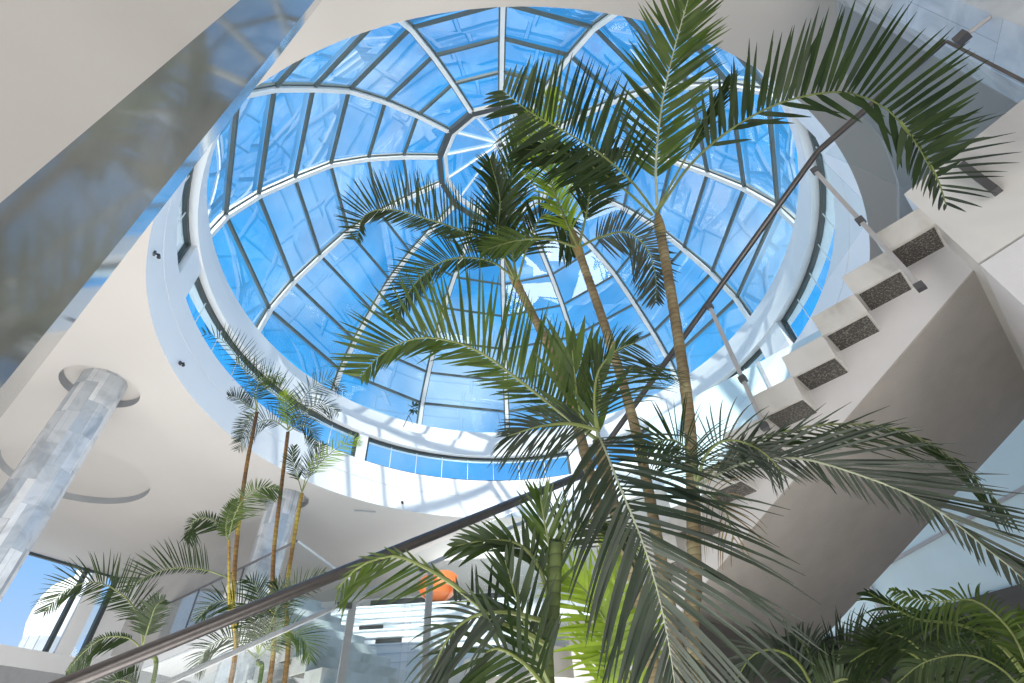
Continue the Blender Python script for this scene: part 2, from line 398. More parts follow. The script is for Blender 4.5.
# stringer and soffit
def botz(h):                             # lower edge of the stringer at horizontal distance h down from P0
    return P0.z-.60-.53*h+.02
m = MB(); e0 = .25
hs0, hs1 = -.287, RUN*10.6
A0 = P0-ASC*hs0; A1 = P0-ASC*hs1
def sq(h, z, w): p = P0-ASC*h+W*w; return V((p.x, p.y, z))
prof = []
top = [(hs0, P0.z-.0*RISE-.0)]
line_top = lambda h: P0.z-RISE*1.0-(h/RUN)*RISE+.0
b = [sq(hs0, botz(hs0), e0), sq(hs1, botz(hs1), e0), sq(hs1, line_top(hs1)-.0, e0), sq(hs0, line_top(hs0), e0)]
t = [q+W*(SW-e0-.02) for q in b]
m.hexa(b, t)
m.build('stringer', MT['render'], stair)
m = MB(); dz = Z*.012
b = [sq(hs0, botz(hs0), e0)-dz, sq(hs1, botz(hs1), e0)-dz, sq(hs1, botz(hs1), SW-.02)-dz, sq(hs0, botz(hs0), SW-.02)-dz]
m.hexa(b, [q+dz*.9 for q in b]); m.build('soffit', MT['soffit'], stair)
# half landing at the foot of the flight
TL = S(10)
m = MB(); zt = TL.z-RISE*.0; az2 = azv(-126); az3 = azv(-36)
pl = [TL-ASC*.0+W*0.02, TL+W*2.38, TL+W*2.38-ASC*1.7, TL+az3*1.75+W*.1, TL+az3*1.6, TL+W*.0-ASC*.12]
pl = [V((q.x, q.y, 0)) for q in pl]
m.hexa([q+Z*(zt-.62) for q in pl], [q+Z*(zt-.18) for q in pl]); m.build('half_landing', MT['render'], stair)
# supporting wall under the landing, down to the floor
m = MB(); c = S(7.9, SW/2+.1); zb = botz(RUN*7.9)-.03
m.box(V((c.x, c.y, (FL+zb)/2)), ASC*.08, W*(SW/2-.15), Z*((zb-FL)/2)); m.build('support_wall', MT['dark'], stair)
# ------------------------------------------------------------------ landing block at the top of the stair
C0 = S(-1); LD = V((.545, -.839, 0)); 
def wedge(name, z0, z1, mat, off=0.0, ext=0.0):
    m = MB(); a = C0+V((0, 0, 0)); pl = [a, a+LD*3.4, a+LD*3.4+W*6, a+W*6.0]
    pl = [V((q.x, q.y, 0)) for q in pl]
    m.hexa([q+Z*z0 for q in pl], [q+Z*z1 for q in pl]); return struct(m.build(name, mat))
wedge('wall_landing', 2.155, 2.89, MT['slabm'])
wedge('wall_right', FL, 2.14, MT['render'])
m = MB(); a = C0+W*.05+LD*.05; pl = [V((q.x, q.y, 0)) for q in (a, a+LD*3.2, a+LD*3.2+W*5.8, a+W*5.8)]
m.hexa([q+Z*2.139 for q in pl], [q+Z*2.156 for q in pl]); struct(m.build('trim_3', MT['seam_shade']))
# ------------------------------------------------------------------ balustrade of upper flight and landing
RH = .95
bal = thing('glass_balustrade', 'glass balustrade with steel handrail along the upper stair flight and landing', 'balustrade', S(5))
kink = V((2.545, 2.038, 3.735)); rend = V((3.075, 1.255, 3.71))
rail = [S(9.3, -.02, RH), S(8, -.02, RH), S(4, -.02, RH), S(1, -.02, RH), kink-W*.02, rend]
m = MB(); m.tube(rail, .024, 12); m.build('handrail', MT['steel'], bal, True)
m = MB()
gt = -.06
def gp(a, b, c, d, n): m.hexa([q-n*.006 for q in (a, b, c, d)], [q+n*.006 for q in (a, b, c, d)])
gp(S(9.2, -.02, .02), S(4.05, -.02, .02), S(4.05, -.02, RH-.05), S(9.2, -.02, RH-.05), W)
gp(S(3.95, -.02, .02), S(-.35, -.02, .10), kink-W*.02-Z*.06-ASC*.02, S(3.95, -.02, RH-.05), W)
NL = V((.839, .545, 0))
gp(C0+LD*.02-NL*.02+Z*.02, C0+LD*.68-NL*.02+Z*.02, rend-Z*.05, kink-Z*.06+LD*.03, NL)
gob = m.build('glass_panel', MT['glass'], bal)
def post(k, zt, zb, dw=-.03):
    a = S(k, dw, zt); b = S(k, dw, zb); m = MB(); m.bar(a, b, ASC, .028, .014)
    o = m.build('post', MT['postm'], bal)
    for p_ in (a, S(k, dw, .14), b):
        m = MB(); m.box(p_, ASC*.024, W*.02, Z*.024); m.build('clamp', MT['clampm'], o)
post(4.0, RH-.05, -.26); post(-.02, RH-.12, -.55)
m = MB(); m.bar(rend-Z*.02, V((rend.x, rend.y, 2.86)), LD, .018, .014); o = m.build('post', MT['steel'], bal)
m = MB(); m.box(C0+LD*.3+Z*(-.29)-NL*.03, LD*.022, NL*.03, Z*.15); m.build('base_bracket', MT['clampm'], bal)
m = MB(); r1 = rend-Z*.1+LD*.05; m.tube([r1, r1+V((.95, -.75, .15))], .014, 8); m.build('stay_rod', MT['postm'], bal, True)
m = MB(); m.box(r1, LD*.035, NL*.03, Z*.03); m.build('clamp', MT['clampm'], bal)
# cable-like thin glass edge following the nosings
# ------------------------------------------------------------------ lower flight balustrades
A = S(9.3, -.02, RH)
E_ = at(72, 682, 2.05); DL = V((E_.x-A.x, E_.y-A.y, 0)); SLP = (A.z-E_.z)/DL.length; DL.normalize()
nb = thing('glass_balustrade', 'near sloping glass balustrade with thick grey steel handrail crossing the lower left', 'balustrade', A-Z*RH)
q = lambda t, dz=0, off=0: A+DL*t-Z*(SLP*t)+Z*dz+az3*off
m = MB(); m.tube([q(-.02), q(1), q(2), q(3.3)], .033, 14); m.build('handrail', MT['steel'], nb, True)
m = MB(); gp(q(.05, -1.0), q(1.48, -1.0), q(1.48, -.07), q(.05, -.07), az3); gp(q(1.52, -1.0), q(3.1, -1.0), q(3.1, -.07), q(1.52, -.07), az3); m.build('glass_panel', MT['glass'], nb)
fb = thing('glass_balustrade', 'far glass balustrade with thin handrail and two pale posts, behind the near rail', 'balustrade', q(1, -1, 1.5))
o_ = 1.5
m = MB(); m.tube([q(-1.2, 0, o_)*1.0, q(0, 0, o_), q(1.5, 0, o_), q(3.2, 0, o_)], .02, 10); m.build('handrail', MT['postm'], fb, True)
m = MB(); gp(q(-1.1, -1.0, o_), q(3.1, -1.0, o_), q(3.1, -.07, o_), q(-1.1, -.07, o_), az3); m.build('glass_panel', MT['glass'], fb)
def solve_t(px, off):                    # where the far rail passes a given photo column
    best = None
    for i in range(-200, 400):
        t = i*.01; p = q(t, 0, off); d = p.dot(FW); x = 512+F_PX*p.dot(RT)/d
        if best is None or abs(x-px) < best[0]: best = (abs(x-px), t)
    return best[1]
for px_ in (431, 353):
    t = solve_t(px_, o_); a = q(t, -.02, o_); m = MB(); m.bar(a, a-Z*1.2, DL, .06, .02); o = m.build('post', MT['postm'], fb)
    m = MB(); m.box(a+DL*.07-Z*.04, DL*.06, az3*.02, Z*.022); m.build('bracket', MT['clampm'], o)
# lower flight steps
low = thing('staircase', 'lower stair flight of white marble steps behind the near glass rail', 'staircase', q(3, -1.2, .75))
for k in range(0, 10):
    m = MB(); c = q(k*.33+.17, -1.05, .75); m.box(c-Z*.08, DL*.165, az3*.72, Z*.085); m.build('step', MT['marble'], low)
# ------------------------------------------------------------------ mirrored far flight
Q0 = at(296, 640, 5.6); A2 = azv(-55); W2 = azv(35)
far = thing('staircase', 'small white sawtooth staircase far back left of the wide steps, grey underneath', 'staircase', Q0-Z*1.2)
for k in range(-6, 7):
    T = Q0-(A2*RUN+Z*RISE)*k
    m = MB(); b = [T-Z*RISE, T-Z*RISE-A2*RUN*-1, T-Z*RISE+A2*RUN+W2*1.4, T-Z*RISE+W2*1.4]
    m.hexa(b, [v+Z*RISE for v in b]); st = m.build('step', MT['marble'], far)
    m = MB(); b2 = [v-Z*.006 for v in (T-Z*RISE+A2*.03+W2*.02, T-Z*RISE+A2*.27+W2*.02, T-Z*RISE+A2*.27+W2*.2, T-Z*RISE+A2*.03+W2*.2)]
    m.hexa(b2, [v+Z*.004 for v in b2]); m.build('tread_underside', MT['granite'], st)
m = MB()
def fq(k, dz, w): return Q0-(A2*RUN+Z*RISE)*k+W2*w+Z*dz
b = [fq(-6, -.17, .2), fq(7, -.17, .2), fq(7, -.42, .2), fq(-6, -.42, .2)]; m.hexa(b, [v+W2*1.15 for v in b]); m.build('stringer', MT['render'], far)
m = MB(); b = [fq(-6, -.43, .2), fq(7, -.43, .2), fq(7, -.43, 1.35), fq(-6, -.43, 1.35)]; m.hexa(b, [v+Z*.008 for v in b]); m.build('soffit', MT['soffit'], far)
fbal = thing('glass_balustrade', 'frameless stair glass with pale sloping top edge, right of the thin cane palms', 'balustrade', at(330, 600, 7.3)-Z*.9)
ka = at(298, 541, 7.6); kb = at(356, 584, 7.9); fn_ = (kb-ka).cross(Z).normalized()
m = MB(); gp(ka-Z*1.1, kb-Z*1.1, kb, ka, fn_); m.build('glass_panel', MT['glass'], fbal)
m = MB(); m.tube([ka, kb], .016, 8); m.build('edge_trim', MT['rib'], fbal, True)
# ------------------------------------------------------------------ wide back staircase and gallery
bs = thing('staircase', 'wide flight of white marble steps far back with two dark step lights', 'staircase', (-2.2, 7.2, .6))
XB0, XB1 = -3.62, -.2
for k in range(13):
    y = 10.1-k*.29; z = 2.9-k*.17
    m = MB(); m.hexa([(XB0, y, z-.165), (XB1, y, z-.165), (XB1, y+.40, z-.165), (XB0, y+.40, z-.165)], [(XB0, y, z-.02), (XB1, y, z-.02), (XB1, y+.40, z-.02), (XB0, y+.40, z-.02)])
    m.hexa([(XB0, y-.025, z-.02), (XB1, y-.025, z-.02), (XB1, y+.4, z-.02), (XB0, y+.4, z-.02)], [(XB0, y-.025, z), (XB1, y-.025, z), (XB1, y+.4, z), (XB0, y+.4, z)])
    m.build('step', MT['white'], bs)
for k, x in ((3, -2.62), (5, -2.16)):
    y = 10.1-k*.29; z = 2.9-k*.17
    m = MB(); m.box((x, y-.008, z-.095), (.2, 0, 0), (0, .012, 0), (0, 0, .055)); m.build('step_light', MT['black'], bs)
m = MB(); m.hexa([(-5.5, 10.5, 2.6), (8, 10.5, 2.6), (8, 19, 2.6), (-5.5, 19, 2.6)], [(-5.5, 10.5, 2.9), (8, 10.5, 2.9), (8, 19, 2.9), (-5.5, 19, 2.9)])
struct(m.build('floor_gallery', MT['offwhite']))
m = MB(); m.box((-2.4, 15.5, 3.75), (2.1, 0, 0), (0, .05, 0), (0, 0, .84)); tag(m.build('dark_screen', MT['dark'], None, origin=(-2.4, 15.5, 2.9)), 'dark grey screen wall at the top of the wide back steps', 'screen')
gb = thing('glass_balustrade', 'gallery glass balustrade along the upper floor edge far back', 'balustrade', (2, 10.6, 2.9))
m = MB(); m.box((2.4, 10.6, 3.4), (2.5, 0, 0), (0, .006, 0), (0, 0, .46)); m.build('glass_panel', MT['glass'], gb)
m = MB(); m.tube([(-.1, 10.6, 3.92), (4.9, 10.6, 3.92)], .02, 8); m.build('handrail', MT['steel'], gb, True)
# orange moulded chair on the gallery
oc = at(437, 613, 9.6); oc = V((oc.x, 10.46, 2.9))
oc.x = at(437, 600, 1).x/at(437, 600, 1).y*10.46
ch = thing('armchair', 'rounded orange moulded chair at the head of the wide back steps', 'chair', oc)
m = MB(); n = 20; rows = []
for i in range(11):
    u = i/10; row = []
    for j in range(n+1):
        a = -2.1+4.2*j/n
        r = .34*math.sin(min(1, .25+u*.9)*PI*.5)+.05*u; h = .08+u*(.30+.45*max(0, math.cos(a*.75))**1.5)
        row.append(oc+V((r*math.sin(a), r*math.cos(a), h)))
    rows.append(row)
for i in range(10):
    for j in range(n): m.quad(rows[i][j], rows[i][j+1], rows[i+1][j+1], rows[i+1][j])
m.build('shell', MT['orange'], ch, 'leaf')
m = MB(); m.lathe(oc, [(0, .40), (.26, .40), (.32, .34), (.30, .22), (.12, .1), (0, .1)], 24); m.build('seat', MT['orange'], ch, True)
m = MB(); m.lathe(oc, [(0, .0), (.2, .0), (.2, .03), (.04, .06), (.04, .12), (0, .12)], 20); m.build('base', MT['black'], ch, True)
# ------------------------------------------------------------------ outer shell
m = MB(); m.hexa([(-26, -15.5, FL-.2), (16, -15.5, FL-.2), (16, 21, FL-.2), (-26, 21, FL-.2)], [(-26, -15.5, FL), (16, -15.5, FL), (16, 21, FL), (-26, 21, FL)]); struct(m.build('floor', MT['floor']))
m = MB(); m.box((0, 20.1, 2.2), (12.5, 0, 0), (0, .1, 0), (0, 0, 3.9)); struct(m.build('wall_back', MT['white']))
m = MB(); m.box((-5, -15.1, 2.2), (21, 0, 0), (0, .1, 0), (0, 0, 3.9)); struct(m.build('wall_rear', MT['ceiling']))
m = MB(); m.box((15.1, -1, 2.2), (0, 14, 0), (.1, 0, 0), (0, 0, 3.9)); struct(m.build('wall_side', MT['ceiling']))
# glazed left facade: parapet, frames, white end wall
FA, FB = V((-16.5, 8.2, 0)), V((-11.3, 20, 0)); FT = (FB-FA).normalized(); FN = V((FT.y, -FT.x, 0))
def fa(az):                               # point on the facade line at an azimuth
    d = azv(az); t = (FA.x*FT.y-FA.y*FT.x)/(d.x*FT.y-d.y*FT.x); return d*t
m = MB(); 
def wall(m, a, b, z0, z1, th): m.hexa([a+Z*z0, b+Z*z0, b-FN*th+Z*z0, a-FN*th+Z*z0], [a+Z*z1, b+Z*z1, b-FN*th+Z*z1, a-FN*th+Z*z1])
wall(m, FA-FT*8, FB, FL, 3.35, .2); struct(m.build('wall_left', MT['fascia']))
m = MB(); wall(m, FA-FT*8+FN*.03, FB+FN*.03, 3.352, 3.78, .3); struct(m.build('trim_4', MT['white']))
m = MB(); wall(m, fa(-38.4), FB, 3.782, H-.002, .2); struct(m.build('wall_end', MT['white']))
w8 = struct(thing('window_8', None, None, fa(-43)+Z*3.78))
m = MB()
for az, wd in ((-40.9, .1), (-38.55, .12), (-52, .12)):
    p = fa(az); m.bar(p+Z*3.782, p+Z*(H-.02), FT, wd, .14)
wall(m, FA-FT*8, fa(-38.4), H-.07, H-.003, .1)
m.build('window_frame', MT['frame'], w8)
m = MB(); p = fa(-39.8); m.bar(p+Z*3.782, p+Z*(H-.09), FT, .42, .1); tag(m.build('window_post', MT['white'], w8), 'broad white post')
m = MB(); a, b = FA-FT*8-FN*.05, fa(-38.5)-FN*.05; m.quad(a+Z*3.78, b+Z*3.78, b+Z*(H-.06), a+Z*(H-.06)); m.build('pane', MT['glass'], w8)
# grey wall panel and left part of the gallery with its balustrade
m = MB(); a_, b_ = azv(-36.6)*15.5, azv(-30.5)*14.2
m.hexa([a_+Z*2.9, b_+Z*2.9, b_+V((0, .2, 2.9)), a_+V((0, .2, 2.9))], [a_+Z*4.75, b_+Z*5.1, b_+V((0, .2, 5.1)), a_+V((0, .2, 4.75))])
tag(m.build('wall_panel', MT['greywall'], None, origin=(a_+b_)/2+Z*2.9), 'grey wall panel on the gallery behind the thin cane palms', 'panel')
Kp = at(297, 541, 1); Kp = Kp*(3.9/Kp.z); Lp = at(166, 605, 1); Lp = Lp*(3.9/Lp.z)
gl = thing('glass_balustrade', 'level gallery balustrade with slim dark rail behind the thin cane palms', 'balustrade', Kp-Z*1.0)
m = MB(); m.tube([Kp, Lp], .025, 8); m.build('handrail', MT['clampm'], gl, True)
gn = (Lp-Kp).cross(Z).normalized(); m = MB(); gp(Kp-Z*.98, Lp-Z*.98, Lp-Z*.05, Kp-Z*.05, gn); m.build('glass_panel', MT['glass'], gl)
for f_ in (.02, .35, .7, .98):
    p = Kp.lerp(Lp, f_); m = MB(); m.bar(p-Z*.02, p-Z*1.0, gn, .03, .03); m.build('post', MT['clampm'], gl)
m = MB(); g4 = [V((Kp.x, Kp.y, 0)), V((Lp.x, Lp.y, 0)), V((Lp.x+1.5, 19, 0)), V((-5.52, 19, 0)), V((-5.52, 10.5, 0)), V((-3.64, 10.3, 0))]
m.hexa([p+Z*2.6 for p in g4], [p+Z*2.9 for p in g4]); struct(m.build('floor_side_gallery', MT['white']))
# pale blue glass wall on the right beyond the stair
def gw(al, z, w): p = P0+ASC*al+W*w; return V((p.x, p.y, z))
w9 = struct(thing('window_9', None, None, gw(-1, 1.3, 4.2)))
m = MB(); m.hexa([gw(-4.2, 1.25, 4.2), gw(3, 1.62, 4.2), gw(3, 1.62, 4.24), gw(-4.2, 1.25, 4.24)], [gw(-4.2, 5.2, 4.2), gw(3, 5.2, 4.2), gw(3, 5.2, 4.24), gw(-4.2, 5.2, 4.24)]); m.build('pane', MT['blueglass'], w9)
m = MB(); m.bar(gw(-4.2, 1.35, 4.19), gw(3, 2.95, 4.19), Z, .035, .03)
for al in (-1.97, .6): m.bar(gw(al, 1.3, 4.18), gw(al, 5.2, 4.18), ASC, .05, .04)
m.build('window_frame', MT['postm'], w9)
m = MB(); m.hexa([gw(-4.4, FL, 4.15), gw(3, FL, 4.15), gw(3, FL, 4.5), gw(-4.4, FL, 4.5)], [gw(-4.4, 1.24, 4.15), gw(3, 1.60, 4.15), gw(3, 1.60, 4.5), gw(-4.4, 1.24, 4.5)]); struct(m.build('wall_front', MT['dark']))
# ------------------------------------------------------------------ white chapel outside
cp = at(52, 640, 34); base = V((cp.x, cp.y, 0)); d0 = math.hypot(cp.x, cp.y)
sc = 34/F_PX
def hz(el): return d0*math.tan(math.radians(el))
chp = thing('chapel', 'white domed chapel tower outside the left window against the sky', 'building', base+Z*FL)
m = MB(); r = 27*sc
m.lathe(base, [(0, FL), (r*.86, FL), (r*.86, hz(11.2)), (r*1.0, hz(12.2)), (r*1.02, hz(13.0)), (r*.98, hz(14.0)), (r*.82, hz(14.8)), (r*.5, hz(15.4)), (r*.36, hz(15.5)), (0, hz(15.5))], 40); m.build('tower', MT['church'], chp, True)
m = MB(); m.lathe(base, [(0, hz(15.4)), (r*.30, hz(15.4)), (r*.30, hz(15.9)), (r*.34, hz(15.95)), (r*.3, hz(16.4)), (r*.15, hz(16.75)), (0, hz(16.85))], 24); m.build('lantern', MT['church'], chp, True)
m = MB()
for k in range(5):
    a = math.radians(110+k*22); p = base+V((math.sin(a), math.cos(a), 0))*r*.87; m.box(p+Z*hz(10.2), V((math.cos(a), -math.sin(a), 0))*.3, V((math.sin(a), math.cos(a), 0))*.06, Z*.9)
m.build('arched_window', MT['seam_shade'], chp)
# ------------------------------------------------------------------ small fittings
def drum_pt(az, z, r=RO): a = math.radians(az); return AX+V((r*math.sin(a), r*math.cos(a), z))
for az, z, lb in ((-122, 6.24, 'small dark spotlight on the drum band beside the close column'), (-98, 6.22, 'small dark spotlight on the drum band above the left column'),
                  (-32, 6.2, 'small dark spotlight on the sunlit drum band left of centre'), (-8, 6.15, 'small dark spotlight on the sunlit drum band above the handrail')):
    p = drum_pt(az, z); n = (AX+Z*z-p).normalized(); t = n.cross(Z)
    sp = thing('spotlight', lb, 'spotlight', p, 'spotlights round the drum')
    m = MB(); m.box(p+n*.015, t*.03, n*.015, Z*.03); m.build('base', MT['clampm'], sp)
    m = MB(); m.tube([p+n*.03, p+n*.07, p+n*.09-Z*.06], [.012, .02, .028], 8); m.build('head', MT['black'], sp, True)
m = MB(); p = at(365, 511, 1); p = p*(H/p.z); t = V((.8, .25, 0)).normalized(); s2 = t.cross(Z); m.box(p-Z*.012, t*.28, s2*.03, Z*.01); tag(m.build('ceiling_vent', MT['seam_shade'], None, origin=p), 'slim slot vent in the ceiling beside the sunlit drum edge', 'vent')
# dry sprig on the cornice
p = drum_pt(-34, zc+.06, RO-.02)
sg = thing('dry_sprig', 'small dark sprig growing on the cornice at the foot of the dome', 'plant', p)
tip = p+V((.35, -.35, .42)); m = MB(); m.tube([p, (p+tip)/2+Z*.08, tip], .012, 6); m.tube([(p+tip)/2+Z*.08, p+V((.3, -.1, .02))], .008, 6); m.build('stalk', MT['black'], sg)
m = MB()
for k in range(26):
    dv = V((random.gauss(0, 1), random.gauss(0, 1), random.gauss(0, 1))).normalized(); s = dv.orthogonal().normalized()*.025; c = tip+dv*.04
    m.quad(c-s, c+dv*.1-s*1.3, c+dv*.2, c+dv*.1+s*1.3)
m.build('leaf_tuft', MT['leaf'], sg, 'leaf')
# ------------------------------------------------------------------ palms
def spline(pts, n):
    P = [pts[0]*2-pts[1]]+pts+[pts[-1]*2-pts[-2]]; out = []; seg = len(pts)-1
    L = [0]
    for i in range(seg): L.append(L[-1]+(pts[i+1]-pts[i]).length)
    for k in range(n):
        s = L[-1]*k/(n-1); i = 0
        while i < seg-1 and L[i+1] < s: i += 1
        u = (s-L[i])/max(1e-9, L[i+1]-L[i]); a, b, c, d = P[i:i+4]
        out.append(.5*((2*b)+(c-a)*u+(2*a-5*b+4*c-d)*u*u+(3*b-a-3*c+d)*u**3))
    return out, L[-1]
def frond(par, ctrl, L=.5, n=36, w=.03, ang=(70, 70), tip=25, lens=(1, 1), roll=0, droop=.25, mat='leaf', start=.15, lift=.12, stem='stem', sr=.011, jit=.06, curl=0.0, label=None):
    pts = [at(*c) for c in ctrl]
    R, TL_ = spline(pts, 60)
    m = MB()
    for side in (0, 1):
        n_ = int(n[side] if isinstance(n, tuple) else n)
        if lens[side] <= 0: continue
        sg_ = 1 if side == 0 else -1
        for k in range(n_):
            u = start+(1-start)*(k+.5+random.uniform(-.3, .3))/n_
            x = min(.9999, max(0, u))*59; i = int(x); f = x-i
            p = R[i].lerp(R[min(59, i+1)], f); t = (R[min(59, i+1)]-R[max(0, i-1)]).normalized()
            vdir = p.normalized()
            sdir = vdir.cross(t).normalized()      # towards the photo's left of the travel direction
            nrm = t.cross(sdir)
            c_, s_ = math.cos(roll), math.sin(roll)
            sd = (sdir*c_+nrm*s_)*(-1)
            nm = t.cross(sd)
            tp = tip[side] if isinstance(tip, tuple) else tip
            a = math.radians(ang[side]+(tp-ang[side])*max(0, (u-.35)/.65)**1.3+random.gauss(0, 4))
            prof = (math.sin(PI*min(1, (.12+.80*(u-start)/(1-start)+.06)))**.55)
            ll = L*lens[side]*prof*(1+random.gauss(0, jit))
            d = (t*math.cos(a)+sd*(sg_*math.sin(a))+nm*lift*random.uniform(.6, 1.4)).normalized()
            q_ = p; wv = t.cross(d).cross(d).normalized()
            if wv.length < .5: wv = t
            tw = random.gauss(0, .25); nn = d.cross(wv); wv = (wv*math.cos(tw)+nn*math.sin(tw)).normalized()
            w_l = w*.8; seg = 6; i0 = len(m.v); dd = d.copy(); dr = droop*random.uniform(.6, 1.4)
            for j in range(seg+1):
                s = j/seg; ww = w_l*.5*(min(1, .45+s*3.0))*(1-s**3.0)+.0006
                m.v += [q_-wv*ww, q_+wv*ww]
                dd = (dd+V((0, 0, -1))*dr*(1.6*s+.1)/seg*2+t*curl/seg).normalized(); q_ = q_+dd*(ll/seg)
            for j in range(seg): m.f.append((i0+2*j, i0+2*j+1, i0+2*j+3, i0+2*j+2))
    fo = m.build('frond', MT[mat], par, 'leaf')
    if label: fo['label'] = label
    m = MB(); m.tube(R[::3]+[R[-1]], [sr*(1-.8*i/20) for i in range(21)], 6); m.build('frond_stem', MT[stem], fo, True)
    return fo
def palm(label, ctrl, r0, r1, mat='trunk', rings=True, group=None, crown=None, name='palm_tree', floor=True):
    pts = [at(*c) for c in ctrl]
    if floor:
        b = pts[0]; pts = [V((b.x-(pts[1].x-b.x)*.15, b.y-(pts[1].y-b.y)*.15, FL))]+pts
    o = thing(name, label, 'palm tree', pts[0], group)
    R, L = spline(pts, max(24, int(8*24)))
    N = len(R); m = MB(); rad = []
    for i in range(N):
        u = i/(N-1); r = r0+(r1-r0)*u
        if rings: r *= 1+.05*(1 if i % 6 == 0 else 0)-.02*((i % 6)/6)
        rad.append(r)
    m.tube(R, rad, 14); m.build('trunk', MT[mat], o, True)
    if crown:
        e, ln, rr, cm = crown; i0 = N-1; top = R[-1]; t = (R[-1]-R[-12]).normalized()
        m = MB(); m.tube([top-t*.02, top+t*ln*.25, top+t*ln*.6, top+t*ln], [r1*1.02, rr, rr*.8, rr*.3], 12); m.build('crownshaft', MT[cm], o, True)
    return o
p1 = palm('tallest palm with ringed brown trunk in front of the stair and fronds across the handrail', [(702, 690, 2.62), (694, 560, 2.9), (690, 430, 3.2), (677, 330, 3.5), (661, 235, 3.8)], .041, .036, crown=(0, .22, .042, 'shaft'))
frond(p1, [(657, 205, 3.8), (656, 160, 3.75), (662, 105, 3.6), (674, 50, 3.4), (692, -14, 3.2)], .42, 56, .027, (52, 55), 34, (1, 1), 0, .04, 'leaf2', .14, .08, 'palestem')
frond(p1, [(660, 208, 3.8), (690, 165, 3.7), (730, 130, 3.6), (780, 103, 3.5), (840, 92, 3.15), (885, 108, 2.98), (915, 142, 2.82), (935, 178, 2.72)], .50, (54, 15), .042, (60, 32), (96, 30), (1, .8), 0, .04, 'leaf', .22, .05)
frond(p1, [(900, 122, 2.9), (922, 150, 2.8), (938, 180, 2.7), (946, 205, 2.65)], .34, 16, .018, (70, 40), (40, 20), (1, .5), 0, .16, 'leaf3', .02, .05)
frond(p1, [(655, 212, 3.8), (632, 182, 3.6), (598, 152, 3.4), (562, 130, 3.2), (530, 112, 3.1), (502, 90, 3.0)], .47, 46, .026, (60, 66), (45, 70), (.9, 1), 0, .16, 'leaf', .22, .1)
frond(p1, [(652, 215, 3.8), (625, 190, 3.65), (590, 165, 3.5), (555, 150, 3.4), (520, 150, 3.3)], .46, 40, .022, (42, 25), 14, (1, .4), .5, .32, 'leaf', .3, .1)
frond(p1, [(656, 212, 3.8), (668, 190, 3.75), (690, 150, 3.7), (712, 110, 3.65), (728, 80, 3.6)], .34, 12, .03, (16, 14), 10, (.5, .8), 0, .2, 'leaf', .45)
p2 = palm('slender middle palm whose crown hangs left of the dome centre', [(626, 690, 2.75), (600, 520, 3.1), (570, 400, 3.6), (545, 340, 3.9), (519, 288, 4.2)], .040, .033, crown=(0, .3, .04, 'shaft'))
frond(p2, [(517, 280, 4.2), (503, 254, 4.15), (470, 234, 4.05), (424, 218, 3.95), (388, 209, 3.85), (364, 216, 3.8), (357, 240, 3.75)], .36, (76, 74), .016, (42, 68), (40, 70), (.55, 1), 0, .02, 'leaf', .16)
frond(p2, [(517, 281, 4.2), (490, 261, 4.15), (450, 259, 4.05), (422, 276, 4.0), (404, 300, 3.95), (396, 318, 3.9)], .32, 66, .015, (40, 60), 32, (.7, 1), 0, .1, 'leaf', .16)
frond(p2, [(517, 280, 4.2), (512, 250, 4.2), (508, 215, 4.15), (513, 170, 4.1), (524, 112, 4.0)], .34, 60, .024, (40, 40), 20, (1, 1), .4, .6, 'leaf2', .1)
frond(p2, [(518, 280, 4.2), (528, 245, 4.15), (543, 215, 4.1), (562, 225, 4.05), (572, 255, 4.0)], .36, 36, .022, (45, 55), 20, (.7, 1), .3, .4, 'leaf', .2)
frond(p2, [(516, 282, 4.2), (498, 240, 4.1), (500, 200, 4.0), (490, 160, 3.9)], .36, 40, .022, (50, 40), 20, (1, .8), .3, .45, 'leaf', .2)
p3 = palm('slender palm right of the middle palm with a yellowish trunk top under the dome', [(688, 690, 2.78), (664, 575, 2.95), (638, 440, 3.3), (611, 345, 3.6), (580, 255, 3.9)], .038, .032, crown=(0, .3, .04, 'shaft'))
frond(p3, [(578, 248, 3.9), (598, 238, 3.88), (625, 232, 3.85), (645, 246, 3.82), (655, 272, 3.8), (656, 302, 3.78)], .30, 56, .016, (60, 60), 34, (.75, 1), 0, .1, 'leaf3', .15)
frond(p3, [(577, 246, 3.9), (562, 212, 3.88), (548, 172, 3.86), (542, 130, 3.8), (552, 92, 3.75)], .30, 50, .022, (45, 45), 20, (1, 1), .4, .55, 'lime', .1)
frond(p3, [(576, 247, 3.9), (548, 239, 3.88), (515, 241, 3.86), (485, 250, 3.84)], .24, 18, .02, (40, 40), 20, (1, 1), 0, .3, 'leaf2', .4)
frond(p3, [(579, 246, 3.9), (588, 205, 3.88), (592, 172, 3.86), (610, 150, 3.84)], .34, 36, .022, (45, 45), 20, (1, 1), .4, .5, 'leaf', .25)
p4 = palm('front palm whose big dark fronds hang close at the bottom centre', [(660, 700, 2.35), (640, 600, 2.45), (612, 500, 2.5), (598, 440, 2.5)], .04, .03, 'trunk')
frond(p4, [(596, 430, 2.35), (606, 452, 2.2), (622, 492, 2.05), (640, 535, 1.95), (656, 585, 1.9), (668, 640, 1.88), (678, 705, 1.9)], .60, 58, .019, (54, 44), 20, (1, .84), 0, .26, 'leaf3', .05, .12, 'palestem', .006)
frond(p4, [(598, 432, 2.4), (594, 402, 2.4), (598, 372, 2.42), (614, 352, 2.45), (634, 343, 2.5)], .42, 34, .010, (20, 70), 34, (.5, 1), .2, .42, 'leaf', .1, .1)
frond(p4, [(598, 430, 2.35), (572, 424, 2.3), (542, 426, 2.25), (508, 436, 2.2)], .34, 34, .010, (45, 30), 15, (1, .6), .2, .25, 'leaf3', .05)
